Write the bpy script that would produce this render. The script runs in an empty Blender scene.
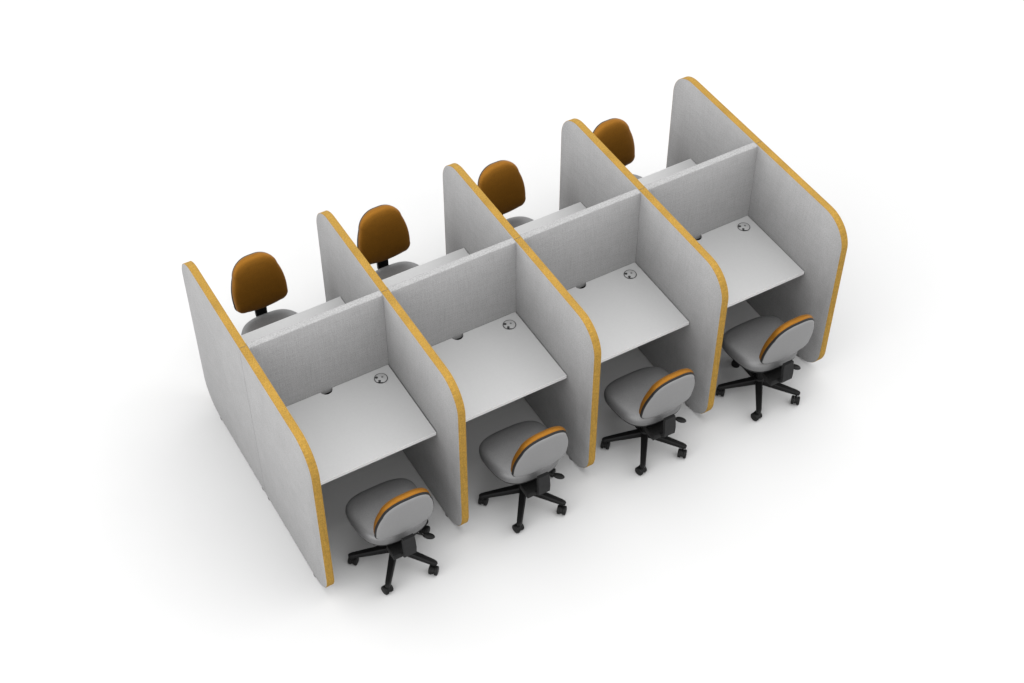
import bpy, bmesh, math, random
from mathutils import Vector, Matrix
random.seed(7)
scene = bpy.context.scene
COL = scene.collection

# ------------------------------------------------------------------ camera
cam_data = bpy.data.cameras.new("camera")
cam = bpy.data.objects.new("camera", cam_data); COL.objects.link(cam)
right = Vector((0.8655, -0.5010, 0.0)).normalized()
up = Vector((0.3650, 0.6306, 0.6849)).normalized()
back = right.cross(up).normalized(); up = back.cross(right).normalized()
M3 = Matrix((right, up, back)).transposed()
cam.matrix_world = Matrix.Translation((-1.7604, -6.0980, 7.9450)) @ M3.to_4x4()
cam_data.sensor_width = 36.0
cam_data.lens = 36.0 * 1585.5 / 1024.0
cam_data.clip_start = 0.05
cam_data.clip_end = 400.0
scene.camera = cam
scene.render.resolution_x = 1024
scene.render.resolution_y = 683

# ------------------------------------------------------------------ light
world = bpy.data.worlds.new("World"); scene.world = world
world.use_nodes = True
bg = world.node_tree.nodes["Background"]
bg.inputs[0].default_value = (1.0, 1.0, 1.0, 1)
# studio dome: plain white walls, brighter to the two sides than overhead
wn = world.node_tree.nodes; wl = world.node_tree.links
w_tc = wn.new("ShaderNodeTexCoord"); w_sep = wn.new("ShaderNodeSeparateXYZ")
wl.new(w_tc.outputs["Generated"], w_sep.inputs[0])
w_sq = wn.new("ShaderNodeMath"); w_sq.operation = 'MULTIPLY'
wl.new(w_sep.outputs["X"], w_sq.inputs[0]); wl.new(w_sep.outputs["X"], w_sq.inputs[1])
w_ma = wn.new("ShaderNodeMath"); w_ma.operation = 'MULTIPLY_ADD'
DOME_BASE, DOME_SIDE = 1.95, 1.45
wl.new(w_sq.outputs[0], w_ma.inputs[0]); w_ma.inputs[1].default_value = DOME_SIDE; w_ma.inputs[2].default_value = DOME_BASE
wl.new(w_ma.outputs[0], bg.inputs[1])

def fill_light(name, loc, target, size, energy):
    d = bpy.data.lights.new(name, 'AREA'); d.shape = 'RECTANGLE'
    d.size, d.size_y = size; d.energy = energy
    o = bpy.data.objects.new(name, d); COL.objects.link(o)
    o.location = loc
    o.rotation_euler = (Vector(target) - Vector(loc)).to_track_quat('-Z', 'Y').to_euler()
    return o
fill_light("added_fill_left", (-6.0, -1.5, 5.0), (1.0, -0.2, 0.8), (4, 4), 130)  # added unseen area lamp, brightens the outer face of the left panel
fill_light("added_fill_high", (1.8, -1.7, 8.0), (1.8, -0.9, 0.4), (7, 2.4), 230)  # added unseen lamp overhead, lifts the near floor, chairs and desk fronts

scene.view_settings.view_transform = 'Standard'
scene.view_settings.look = 'None'
scene.view_settings.exposure = 0.0
scene.view_settings.gamma = 1.0

# ------------------------------------------------------------------ materials
def new_mat(name):
    m = bpy.data.materials.new(name); m.use_nodes = True
    nt = m.node_tree
    return m, nt, nt.nodes["Principled BSDF"]

def plain(name, col, rough, spec=0.5, metal=0.0, var=0.06, scale=40.0, bump=0.0, bscale=300.0, coat=0.0):
    m, nt, b = new_mat(name)
    tc = nt.nodes.new("ShaderNodeTexCoord")
    n = nt.nodes.new("ShaderNodeTexNoise"); n.inputs["Scale"].default_value = scale; n.inputs["Detail"].default_value = 4
    nt.links.new(tc.outputs["Object"], n.inputs["Vector"])
    r = nt.nodes.new("ShaderNodeValToRGB")
    r.color_ramp.elements[0].position = 0.3; r.color_ramp.elements[1].position = 0.7
    r.color_ramp.elements[0].color = tuple(c * (1 - var) for c in col) + (1,)
    r.color_ramp.elements[1].color = tuple(min(1, c * (1 + var)) for c in col) + (1,)
    nt.links.new(n.outputs["Fac"], r.inputs[0]); nt.links.new(r.outputs[0], b.inputs["Base Color"])
    b.inputs["Roughness"].default_value = rough
    b.inputs["Specular IOR Level"].default_value = spec
    b.inputs["Metallic"].default_value = metal
    b.inputs["Coat Weight"].default_value = coat
    if bump:
        n2 = nt.nodes.new("ShaderNodeTexNoise"); n2.inputs["Scale"].default_value = bscale; n2.inputs["Detail"].default_value = 3
        nt.links.new(tc.outputs["Object"], n2.inputs["Vector"])
        bp = nt.nodes.new("ShaderNodeBump"); bp.inputs["Strength"].default_value = bump; bp.inputs["Distance"].default_value = 0.002
        nt.links.new(n2.outputs["Fac"], bp.inputs["Height"]); nt.links.new(bp.outputs[0], b.inputs["Normal"])
    return m

def woven(name, col, var=0.16, thread=(260, 260, 260), slub=0.10, sheen=0.0, sheen_tint=(1, 1, 1), bump=0.35, rough=0.9, mottle=0.06, satin=0.0):
    """woven upholstery cloth: short slubs along two thread directions plus a fine grain"""
    m, nt, b = new_mat(name)
    L = nt.links.new
    tc = nt.nodes.new("ShaderNodeTexCoord")
    def noise(sc, detail=2.0, rgh=0.5):
        mp = nt.nodes.new("ShaderNodeMapping"); mp.inputs["Scale"].default_value = sc
        L(tc.outputs["Object"], mp.inputs["Vector"])
        n = nt.nodes.new("ShaderNodeTexNoise"); n.inputs["Scale"].default_value = 1.0
        n.inputs["Detail"].default_value = detail; n.inputs["Roughness"].default_value = rgh
        L(mp.outputs[0], n.inputs["Vector"]); return n.outputs["Fac"]
    def math_(op, a, c, clamp=False):
        k = nt.nodes.new("ShaderNodeMath"); k.operation = op; k.use_clamp = clamp
        for i, v in enumerate((a, c)):
            if isinstance(v, (int, float)): k.inputs[i].default_value = v
            else: L(v, k.inputs[i])
        return k.outputs[0]
    t = thread
    vert = noise((t[0], t[1], t[2] * 0.07), 2)
    hori = noise((t[0] * 0.07, t[1] * 0.07, t[2]), 2)
    grain = noise((t[0] * 1.25, t[1] * 1.25, t[2] * 1.25), 1)
    big = noise((5, 5, 5), 3)
    s = math_('ADD', math_('MULTIPLY', math_('SUBTRACT', vert, 0.5), slub * 8),
              math_('MULTIPLY', math_('SUBTRACT', hori, 0.5), slub * 8))
    s = math_('ADD', s, math_('MULTIPLY', math_('SUBTRACT', grain, 0.5), var * 4))
    s = math_('ADD', s, math_('MULTIPLY', math_('SUBTRACT', big, 0.5), mottle * 4))
    f = math_('ADD', s, 1.0)
    mix = nt.nodes.new("ShaderNodeVectorMath"); mix.operation = 'SCALE'
    mix.inputs[0].default_value = col; L(f, mix.inputs["Scale"])
    L(mix.outputs[0], b.inputs["Base Color"])
    b.inputs["Roughness"].default_value = rough
    b.inputs["Specular IOR Level"].default_value = 0.15
    b.inputs["Metallic"].default_value = satin
    b.inputs["Sheen Weight"].default_value = sheen
    b.inputs["Sheen Roughness"].default_value = 0.45
    b.inputs["Sheen Tint"].default_value = tuple(sheen_tint) + (1,)
    if bump:
        bp = nt.nodes.new("ShaderNodeBump"); bp.inputs["Strength"].default_value = bump; bp.inputs["Distance"].default_value = 0.0012
        L(s, bp.inputs["Height"]); L(bp.outputs[0], b.inputs["Normal"])
    return m

M_FLOOR = plain("white_studio_floor", (0.415, 0.415, 0.415), 0.85, 0.2, var=0.004, scale=3)
M_FABRIC = woven("grey_felt_cloth", (0.216, 0.215, 0.215), var=0.19, slub=0.03, mottle=0.035, thread=(130, 130, 130))
M_EDGE = woven("amber_felt_edging", (0.222, 0.130, 0.0235), var=0.24, slub=0.05, thread=(120, 120, 120))
M_DESK = plain("pale_grey_laminate", (0.34, 0.34, 0.34), 0.45, 0.4, var=0.012, scale=60)
M_DESKEDGE = plain("white_edging_strip", (0.52, 0.52, 0.52), 0.4, 0.4, var=0.01)
M_SEAT = woven("grey_satin_cloth", (0.130, 0.130, 0.131), thread=(140, 140, 140), var=0.08, slub=0.02, bump=0.2, mottle=0.02, rough=0.46, satin=0.55)
M_CUSHION = woven("amber_satin_cloth", (0.190, 0.080, 0.0085), thread=(140, 140, 140), var=0.09, slub=0.025, bump=0.2, mottle=0.02, rough=0.56, satin=0.66)
M_SHELL = plain("grey_back_cover", (0.148, 0.148, 0.149), 0.6, 0.3, var=0.03, scale=90)
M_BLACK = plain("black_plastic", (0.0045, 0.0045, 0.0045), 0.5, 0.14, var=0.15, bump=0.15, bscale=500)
M_SEAM = plain("black_piping", (0.006, 0.006, 0.006), 0.6, 0.2)
M_DARKGREY = plain("charcoal_plastic", (0.009, 0.009, 0.0093), 0.55, 0.15, var=0.1, bump=0.15, bscale=500)
M_CHROME = plain("brushed_steel", (0.62, 0.62, 0.62), 0.28, 0.5, metal=1.0, var=0.03)
M_SOCKET = plain("grey_outlet_plastic", (0.31, 0.31, 0.31), 0.4, 0.4, var=0.02)
M_GAP = plain("dark_grey_plastic", (0.03, 0.03, 0.03), 0.6, 0.3)
M_FOOT = plain("grey_foot_plastic", (0.10, 0.10, 0.10), 0.5, 0.4)

# ------------------------------------------------------------------ mesh helpers
def finish(bm, name, mats, parent=None, smooth=True, angle=38.0, bevel=0.0, segs=2):
    if bevel:
        es = [e for e in bm.edges if len(e.link_faces) == 2 and e.calc_face_angle(0) > math.radians(35)]
        bmesh.ops.bevel(bm, geom=es, offset=bevel, segments=segs, affect='EDGES', profile=0.6, clamp_overlap=True)
    bmesh.ops.recalc_face_normals(bm, faces=bm.faces[:])
    me = bpy.data.meshes.new(name); bm.to_mesh(me); bm.free()
    if not isinstance(mats, (list, tuple)): mats = [mats]
    for m in mats: me.materials.append(m)
    if smooth:
        me.polygons.foreach_set("use_smooth", [True] * len(me.polygons))
        try: me.set_sharp_from_angle(angle=math.radians(angle))
        except Exception: pass
    o = bpy.data.objects.new(name, me); COL.objects.link(o)
    if parent: o.parent = parent
    return o

def box(bm, x0, x1, y0, y1, z0, z1, mat=None):
    M = Matrix.Translation(((x0 + x1) / 2, (y0 + y1) / 2, (z0 + z1) / 2)) @ Matrix.Diagonal((x1 - x0, y1 - y0, z1 - z0, 1))
    if mat is not None: M = mat @ M
    bmesh.ops.create_cube(bm, size=1.0, matrix=M)

def loft(bm, rings, cap=True):
    """rings: lists of points with equal length"""
    vs = [[bm.verts.new(p) for p in r] for r in rings]
    n = len(vs[0])
    for a, b in zip(vs, vs[1:]):
        for i in range(n):
            bm.faces.new((a[i], a[(i + 1) % n], b[(i + 1) % n], b[i]))
    if cap:
        bm.faces.new(vs[0][::-1]); bm.faces.new(vs[-1])
    return vs

def cyl(bm, p0, p1, r0, r1=None, n=20):
    r1 = r0 if r1 is None else r1
    a, b = Vector(p0), Vector(p1); d = (b - a).normalized()
    u = d.orthogonal().normalized(); w = d.cross(u)
    ring = lambda c, r: [c + (u * math.cos(2 * math.pi * i / n) + w * math.sin(2 * math.pi * i / n)) * r for i in range(n)]
    loft(bm, [ring(a, r0), ring(b, r1)])

def lathe(bm, prof, c=(0, 0, 0), n=24):
    loft(bm, [[(c[0] + r * math.cos(2 * math.pi * i / n), c[1] + r * math.sin(2 * math.pi * i / n), c[2] + z) for i in range(n)] for r, z in prof])

def thing(name, label, cat, loc=(0, 0, 0), rz=0.0, group=None):
    o = bpy.data.objects.new(name, None); COL.objects.link(o)
    o.empty_display_size = 0.2
    o.location = loc; o.rotation_euler = (0, 0, rz)
    o["label"] = label; o["category"] = cat; o["kind"] = "thing"
    if group: o["group"] = group
    return o

def copy_tree(o, parent=None):
    c = o.copy(); COL.objects.link(c)
    c.parent = parent
    for ch in list(o.children): copy_tree(ch, c)
    return c

# ------------------------------------------------------------------ dimensions (metres, measured from the photograph)
W = 0.9048      # bay width, panel to panel
T = 0.0497      # panel thickness
D = 0.9300      # half depth of a panel
H = 1.3475      # top of the panels
ZB = 0.012      # clearance below them
R = 0.200       # their corner radius
ZD = 0.745      # desk height
h = T / 2

# ------------------------------------------------------------------ setting
bm = bmesh.new()
bmesh.ops.create_grid(bm, x_segments=1, y_segments=1, size=60)
floor = finish(bm, "floor", M_FLOOR, smooth=False); floor["kind"] = "structure"

# ------------------------------------------------------------------ partition panels
def panel_outline(inset=0.0, seam=0.0015, n=20):
    """half panel outline in (y, z), running from bottom seam to top seam round the outer end (towards -y)"""
    pts = [(-seam, ZB + inset)]
    r = R - inset
    for k in range(n + 1):
        a = -math.pi / 2 - (math.pi / 2) * k / n
        pts.append((-D + R + r * math.cos(a), ZB + R + r * math.sin(a)))
    for k in range(n + 1):
        a = math.pi - (math.pi / 2) * k / n
        pts.append((-D + R + r * math.cos(a), H - R + r * math.sin(a)))
    pts.append((-seam, H - inset))
    return pts

def make_panel():
    root = thing("partition_panel", "", "partition", group="grey felt partition panels with amber edges")
    for sgn in (1, -1):
        # cloth covered board
        bm = bmesh.new()
        def ring(x, ins):
            q = panel_outline(0.0014 + ins, 0.0017)
            return [(x, sgn * y, z) for y, z in q]
        loft(bm, [ring(-h, .0016), ring(-h + .0012, 0.0), ring(h - .0012, 0.0), ring(h, .0016)])
        half = finish(bm, "half_panel", M_FABRIC, root, angle=50)
        # edging strip wrapped round the outer end
        bm = bmesh.new()
        outer = panel_outline(0.0, 0.0019)[11:]; inner = panel_outline(0.0040, 0.0019)[11:]; mid = panel_outline(0.0009, 0.0019)[11:]
        hs = h - .0007
        secs = []
        for (yo, zo), (ym, zm), (yi, zi) in zip(outer, mid, inner):
            secs.append([(-hs, sgn * yi, zi), (-hs, sgn * ym, zm), (-hs + .001, sgn * yo, zo), (hs - .001, sgn * yo, zo), (hs, sgn * ym, zm), (hs, sgn * yi, zi)])
        loft(bm, secs)
        finish(bm, "edge_strip", M_EDGE, half, angle=50)
        for y in (-0.046, -0.7175):
            bm = bmesh.new()
            lathe(bm, [(0.027, 0.0), (0.0285, 0.0015), (0.0285, 0.007), (0.026, 0.0085), (0.008, 0.009), (0.008, ZB + .004)], (0, sgn * y, 0), 16)
            finish(bm, "foot", M_FOOT, half)
    return root

panel0 = make_panel()
PANEL_LABELS = [
    "grey felt panel closing the left end, its whole outer face in view",
    "grey felt divider second from the left, between the two left bays",
    "grey felt divider in the middle of the five amber-edged panels",
    "grey felt divider second from the right, between the two right bays",
    "grey felt panel closing the right end, nearest the right edge of the photo",
]
for i in range(5):
    o = panel0 if i == 0 else copy_tree(panel0)
    o.location = (i * W, 0, 0)
    o["label"] = PANEL_LABELS[i]

# ------------------------------------------------------------------ screens across each bay
BAY = ["leftmost bay", "second bay from the left", "third bay from the left", "rightmost bay"]
bm = bmesh.new()
xa, xb = h + 0.0012, W - h - 0.0012
y0, e = 0.0245, 0.006
sec = lambda x: [(x, -y0, ZB), (x, -y0, H - .003 - e), (x, -y0 + e * .3, H - .003 - e * .3), (x, -y0 + e, H - .003), (x, y0 - e, H - .003), (x, y0 - e * .3, H - .003 - e * .3), (x, y0, H - .003 - e), (x, y0, ZB)]
loft(bm, [sec(xa), sec(xb)])
screen0 = finish(bm, "back_screen", M_FABRIC, angle=50)
screen0["kind"] = "thing"; screen0["category"] = "desk screen"; screen0["group"] = "low cross screens between facing desks"
for i in range(4):
    o = screen0 if i == 0 else screen0.copy()
    if i: COL.objects.link(o)
    o.location = (i * W, 0, 0)
    o["label"] = "grey felt cross screen behind the near desk of the " + BAY[i]

# ------------------------------------------------------------------ desks
def desk_outline(inset=0.0):
    x0, x1 = h + 0.0035 + inset, W - h - 0.0065 - inset
    yb, yf = -0.0262 - inset, -0.6520 + inset
    nx, nr = 0.4545, 0.0385 + inset
    pts = [(x0, yf), (x1, yf), (x1, yb)]
    ny = -0.0235
    a0 = math.asin(min(1, (ny - yb) / nr))
    for k in range(21):                                    # cable notch in the back edge
        a = -a0 - (math.pi - 2 * a0) * k / 20
        pts.append((nx + nr * math.cos(a), ny + nr * math.sin(a)))
    pts.append((x0, yb))
    return pts

def make_desk():
    root = thing("desk", "", "desk", group="white desks between the partitions")
    bm = bmesh.new()
    f = lambda z, ins: [(x, y, z) for x, y in desk_outline(ins)]
    loft(bm, [f(ZD - .025, .0008), f(ZD - .0242, 0), f(ZD - .0013, 0), f(ZD - .0005, .0005), f(ZD, .0013)])
    top = finish(bm, "desktop", M_DESK, root, angle=30)
    # front edging strip
    bm = bmesh.new(); x0, x1 = h + 0.0042, W - h - 0.0072
    box(bm, x0, x1, -0.6532, -0.6518, ZD - .0243, ZD - .0006)
    finish(bm, "edging_strip", M_DESKEDGE, root, smooth=False)
    # steel brackets to the panels on both sides
    for xs in (h + 0.0005, W - h - 0.0205):
        bm = bmesh.new(); box(bm, xs, xs + .02, -.58, -.07, ZD - .060, ZD - .0255)
        finish(bm, "side_bracket", M_DARKGREY, root, bevel=.002)
    bm = bmesh.new()                                       # added black tray, for shade in the notch, its back lip against the screen
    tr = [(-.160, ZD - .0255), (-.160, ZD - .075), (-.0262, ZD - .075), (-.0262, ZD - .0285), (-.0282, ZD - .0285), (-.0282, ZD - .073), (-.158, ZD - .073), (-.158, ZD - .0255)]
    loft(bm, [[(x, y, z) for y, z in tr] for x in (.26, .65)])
    finish(bm, "notch_shade_tray", M_BLACK, root, smooth=False)
    # cable outlet set into the top
    c = Vector((0.783, -0.109, ZD))
    bm = bmesh.new()
    lathe(bm, [(0.0400, .0005), (0.0412, .0024), (0.0440, .0024), (0.0450, .0003)], c, 48)
    bm.faces.ensure_lookup_table()
    out = finish(bm, "cable_outlet", M_SOCKET, root)
    bm = bmesh.new()
    lathe(bm, [(0.0380, .0006), (0.0380, .0028), (0.0424, .0030), (0.0428, .0006)], c, 48)
    finish(bm, "outlet_gap", M_GAP, out)
    bm = bmesh.new()                                       # cap: a disc cut straight at the cable mouth
    ang0 = math.radians(206); ang1 = math.radians(206 + 66)
    disc = []
    n = 44; ra = .0372
    for k in range(n + 1):
        a = ang1 + (2 * math.pi - (ang1 - ang0)) * k / n
        disc.append((ra * math.cos(a), ra * math.sin(a)))
    loft(bm, [[(c.x + s * x, c.y + s * y, c.z + z) for x, y in disc] for s, z in ((1, .0016), (1, .0046), (.97, .0052))])
    finish(bm, "outlet_cap", M_SOCKET, out, angle=30)
    for (dx, dy, r, mt, nm) in ((-0.0225, 0.0165, .0100, M_GAP, "cable_hole"), (-0.0178, -0.0175, .0090, M_GAP, "cable_hole"), (0.0114, 0.0040, .0070, M_FOOT, "finger_dimple")):
        bm = bmesh.new()
        lathe(bm, [(r, .0030), (r, .0056), (r * .7, .0058)], c + Vector((dx, dy, 0)), 18)
        finish(bm, nm, mt, out)
    return root

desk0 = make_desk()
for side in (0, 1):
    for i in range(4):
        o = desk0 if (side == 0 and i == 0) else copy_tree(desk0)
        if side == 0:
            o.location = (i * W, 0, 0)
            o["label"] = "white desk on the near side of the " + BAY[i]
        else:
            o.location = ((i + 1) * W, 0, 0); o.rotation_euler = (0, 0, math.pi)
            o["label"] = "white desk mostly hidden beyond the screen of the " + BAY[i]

# ------------------------------------------------------------------ office chair (built facing +y, origin on the floor under the gas lift)
def superloop(wf, wr, yf, yr, n=72, pw=2.9):
    """rounded plan outline, half width wf at the front and wr at the back"""
    pts = []
    ym, hd = (yf + yr) / 2, (yf - yr) / 2
    for k in range(n):
        a = 2 * math.pi * k / n
        c, s = math.cos(a), math.sin(a)
        y = math.copysign(abs(s) ** (2 / pw), s)
        t = (y + 1) / 2
        w = wr + (wf - wr) * t
        x = math.copysign(abs(c) ** (2 / pw), c) * w
        pts.append((x, ym + hd * y))
    return pts

def make_chair():
    root = thing("office_chair", "", "office chair", group="small office chairs with amber backs")
    # ---- seat cushion
    S = superloop(0.244, 0.208, 0.243, -0.186, pw=3.0)
    SX = -0.008
    def ring(k, z, dome=0.0):
        r = []
        for x, y in S:
            X, Y = x * k, y * k
            zz = z - 0.020 * max(0, (Y - 0.08) / 0.145) ** 2 * 1.0 + 0.010 * max(0, (-Y - 0.08) / 0.145) ** 2
            r.append((X + SX, Y, zz))
        return r
    prof = [(0.90, .398), (0.965, .402), (0.993, .414), (1.0, .430), (0.995, .446), (0.975, .459), (0.94, .468), (0.88, .4745), (0.78, .479), (0.62, .4815), (0.42, .482), (0.2, .4815), (0.04, .481)]
    bm = bmesh.new(); loft(bm, [ring(k, z) for k, z in prof])
    seat = finish(bm, "seat", M_SEAT, root, angle=80)
    prof = [(0.55, .372), (0.80, .378), (0.94, .390), (0.985, .404), (0.99, .412), (0.94, .412)]
    bm = bmesh.new(); loft(bm, [ring(k, z) for k, z in prof])
    finish(bm, "seat_pan", M_BLACK, seat, angle=60)
    # ---- backrest, laid out in (x, v): v runs up the leaning back
    lean = math.radians(11.5)
    by, bz = -0.216, 0.505                                # foot of the back
    def place(x, v, d):
        """d = distance forward of the cover plane"""
        bend = 0.35 * x * x - 0.05 * max(0, v - .2) ** 2
        y = by + math.cos(lean) * (d + bend) - math.sin(lean) * v
        z = bz + math.sin(lean) * (d + bend) + math.cos(lean) * v
        return (x - 0.016, y, z)
    def back_loop():
        """rounded trapezoid, widest low down, every side slightly bowed"""
        corners = [(-0.200, 0.030, .056), (0.200, 0.030, .056), (0.138, 0.420, .136), (-0.138, 0.420, .136)]
        pts = []
        n = len(corners)
        for i in range(n):
            x, v, r = corners[i]; p = Vector((x, v))
            a = (Vector(corners[i - 1][:2]) - p).normalized(); b = (Vector(corners[(i + 1) % n][:2]) - p).normalized()
            half = a.angle(b) / 2; tl = r / math.tan(half)
            c = p + (a + b).normalized() * (r / math.sin(half))
            p0 = p + a * tl; p1 = p + b * tl
            a0 = math.atan2(p0.y - c.y, p0.x - c.x); a1 = math.atan2(p1.y - c.y, p1.x - c.x)
            while a1 < a0: a1 += 2 * math.pi
            for k in range(15):
                t = a0 + (a1 - a0) * k / 14
                pts.append((c.x + r * math.cos(t), c.y + r * math.sin(t)))
        # bow the straight runs by adding points pushed outwards
        res = []
        for i, q in enumerate(pts):
            res.append(q); w = pts[(i + 1) % len(pts)]
            d = math.hypot(w[0] - q[0], w[1] - q[1])
            if d > .05:
                nx, ny = (w[1] - q[1]) / d, -(w[0] - q[0]) / d
                for k in range(1, 9):
                    f = k / 9; bow = .06 * d * 4 * f * (1 - f)
                    res.append((q[0] + (w[0] - q[0]) * f + nx * bow, q[1] + (w[1] - q[1]) * f + ny * bow))
        return res
    lp = back_loop()
    cx, cv = 0.0, 0.185
    def bring(k, d, tuck=0.0):
        """tuck pulls the lower sides in"""
        r = []
        for x, v in lp:
            t = 1 - tuck * (1 - min(1, max(0, v / .34))) ** 0.8
            r.append(place(cx + (x - cx) * k * t, cv + (v - cv) * k, d))
        return r
    prof = [(0.90, .014), (0.975, .016), (1.0, .024), (1.005, .034), (0.992, .045), (0.960, .055), (0.90, .064), (0.78, .073), (0.55, .081), (0.3, .0845), (0.05, .085)]
    bm = bmesh.new(); loft(bm, [bring(k, d, .055) for k, d in prof])
    back = finish(bm, "backrest", M_CUSHION, root, angle=80)
    prof = [(0.05, -.004), (0.5, -.004), (0.83, -.002), (0.915, .001), (0.955, .006), (0.965, .0105), (0.93, .012)]
    bm = bmesh.new(); loft(bm, [bring(k, d) for k, d in prof])
    finish(bm, "back_cover", M_SHELL, back, angle=70)
    prof = [(0.90, .0065), (0.965, .0072), (0.985, .010), (0.990, .018), (0.985, .0225), (0.94, .0225)]
    bm = bmesh.new(); loft(bm, [bring(k, d) for k, d in prof])
    finish(bm, "back_rim", M_SEAM, back, angle=80)
    # ---- carrier bracket: flat arm back from the mechanism, curving up behind the back
    path = [(-0.12, .352), (-0.20, .350), (-0.248, .358), (-0.270, .380), (-0.272, .43), (-0.264, .49), (-0.262, .53)]
    bm = bmesh.new(); rings = []
    for j, (y, z) in enumerate(path):
        a = path[max(0, j - 1)]; b = path[min(len(path) - 1, j + 1)]
        d = Vector((0, b[0] - a[0], b[1] - a[1])).normalized(); nrm = Vector((0, -d.z, d.y))
        wd = (0.022, 0.024, 0.036, 0.039, 0.040, 0.040, 0.036)[j]; th = 0.011
        c = Vector((-0.022, y, z))
        rings.append([c + Vector((sx * wd, 0, 0)) + nrm * sn * th for sx, sn in ((-1, -1), (1, -1), (1, 1), (-1, 1))])
    loft(bm, rings)
    finish(bm, "back_bracket", M_DARKGREY, root, bevel=.004, angle=40)
    # ---- tilt mechanism under the seat
    bm = bmesh.new()
    sec = lambda y, w, z0, z1: [(-w, y, z0), (w, y, z0), (w, y, z1), (-w, y, z1)]
    loft(bm, [sec(-0.155, .040, .322, .362), sec(-0.06, .062, .318, .374), sec(.07, .062, .322, .374), sec(.12, .045, .345, .374)])
    box(bm, -.112, .030, -.236, -.140, .326, .372)
    mech = finish(bm, "tilt_mechanism", M_BLACK, root, bevel=.006)
    bm = bmesh.new(); cyl(bm, (-.095, -.110, .362), (.075, -.110, .362), .012)
    finish(bm, "pivot_rod", M_CHROME, mech)
    bm = bmesh.new(); cyl(bm, (0.012, -.178, .345), (0.012, -.178, .300), .006); lathe(bm, [(.005, .255), (.017, .258), (.019, .27), (.017, .298), (.006, .301)], (0.012, -.178, 0), 20)
    finish(bm, "tension_knob", M_CHROME, mech)
    # ---- side lever with paddle
    bm = bmesh.new()
    cyl(bm, (.055, -.095, .335), (.140, -.135, .290), .0048, n=12)
    lev = finish(bm, "height_lever", M_BLACK, root)
    bm = bmesh.new()
    Mx = Matrix.Translation((.163, -.146, .277)) @ Matrix.Rotation(math.radians(-22), 4, 'Z') @ Matrix.Rotation(math.radians(22), 4, 'Y') @ Matrix.Diagonal((.040, .024, .011, 1))
    bmesh.ops.create_uvsphere(bm, u_segments=20, v_segments=12, radius=1.0, matrix=Mx)
    finish(bm, "paddle", M_BLACK, lev, angle=80)
    # ---- gas lift
    bm = bmesh.new()
    lathe(bm, [(.026, .09), (.026, .21), (.022, .214), (.0145, .215), (.0145, .325)], n=24)
    finish(bm, "gas_lift", M_BLACK, root)
    # ---- five star base
    bm = bmesh.new()
    lathe(bm, [(.030, .080), (.042, .086), (.042, .122), (.036, .134), (.028, .138)], n=30)
    base = finish(bm, "star_base", M_BLACK, root, bevel=0)
    for k in range(5):
        a = math.radians(90 + 72 * k)
        Mr = Matrix.Rotation(a, 4, 'Z')
        bm = bmesh.new()
        secs = []
        for r, w, z0, z1 in ((.030, .023, .086, .127), (.10, .0215, .085, .122), (.18, .0195, .084, .115), (.258, .0175, .083, .108), (.275, .0145, .083, .106), (.284, .009, .084, .103)):
            e = .006
            secs.append([Mr @ Vector(q) for q in ((r, -w, z0), (r, w, z0), (r, w, z1 - e), (r, w - e, z1), (r, -w + e, z1), (r, -w, z1 - e))])
        loft(bm, secs)
        finish(bm, "base_arm", M_BLACK, base, angle=30)
        # castor under the tip: fork stem, hood and two wheels
        cp = Mr @ Vector((.262, 0, 0))
        sw = a + math.radians((35, 62, 48, 100, 20)[k])    # swivel
        Mc = Matrix.Translation(cp) @ Matrix.Rotation(sw, 4, 'Z')
        bm = bmesh.new()
        cyl(bm, Mc @ Vector((0, 0, .050)), Mc @ Vector((0, 0, .084)), .006, n=12)
        hood = []
        for s in (-.0075, .0075):
            hood.append([Mc @ Vector((-.012 + .0290 * math.cos(t), s, .0305 + .0290 * math.sin(t))) for t in [math.radians(q) for q in range(0, 181, 15)]])
        loft(bm, hood)
        cas = finish(bm, "castor", M_BLACK, root, angle=40)
        for s in (-1, 1):
            bm = bmesh.new()
            q0 = Mc @ Vector((-.012, s * .0085, .0305)); q1 = Mc @ Vector((-.012, s * .0285, .0305))
            ax = (q1 - q0)
            u = ax.normalized(); z = Vector((0, 0, 1)); v = u.cross(z)
            n = 24
            def wr(f, r): return [q0 + ax * f + (z * math.cos(2 * math.pi * i / n) + v * math.sin(2 * math.pi * i / n)) * r for i in range(n)]
            loft(bm, [wr(0, .028), wr(.12, .0303), wr(.75, .0303), wr(.95, .026), wr(1, .016)])
            finish(bm, "wheel", M_BLACK, cas, angle=35)
    return root

chair0 = make_chair()
CX, CY = 0.463, 0.840
for side in (0, 1):
    for i in range(4):
        o = chair0 if (side == 0 and i == 0) else copy_tree(chair0)
        if side == 0:
            o.location = (i * W + CX, -CY, 0)
            o["label"] = "swivel chair seen from behind at the " + BAY[i]
        else:
            o.location = (i * W + CX, CY, 0); o.rotation_euler = (0, 0, math.pi)
            o["label"] = "swivel chair beyond the screen of the " + BAY[i]
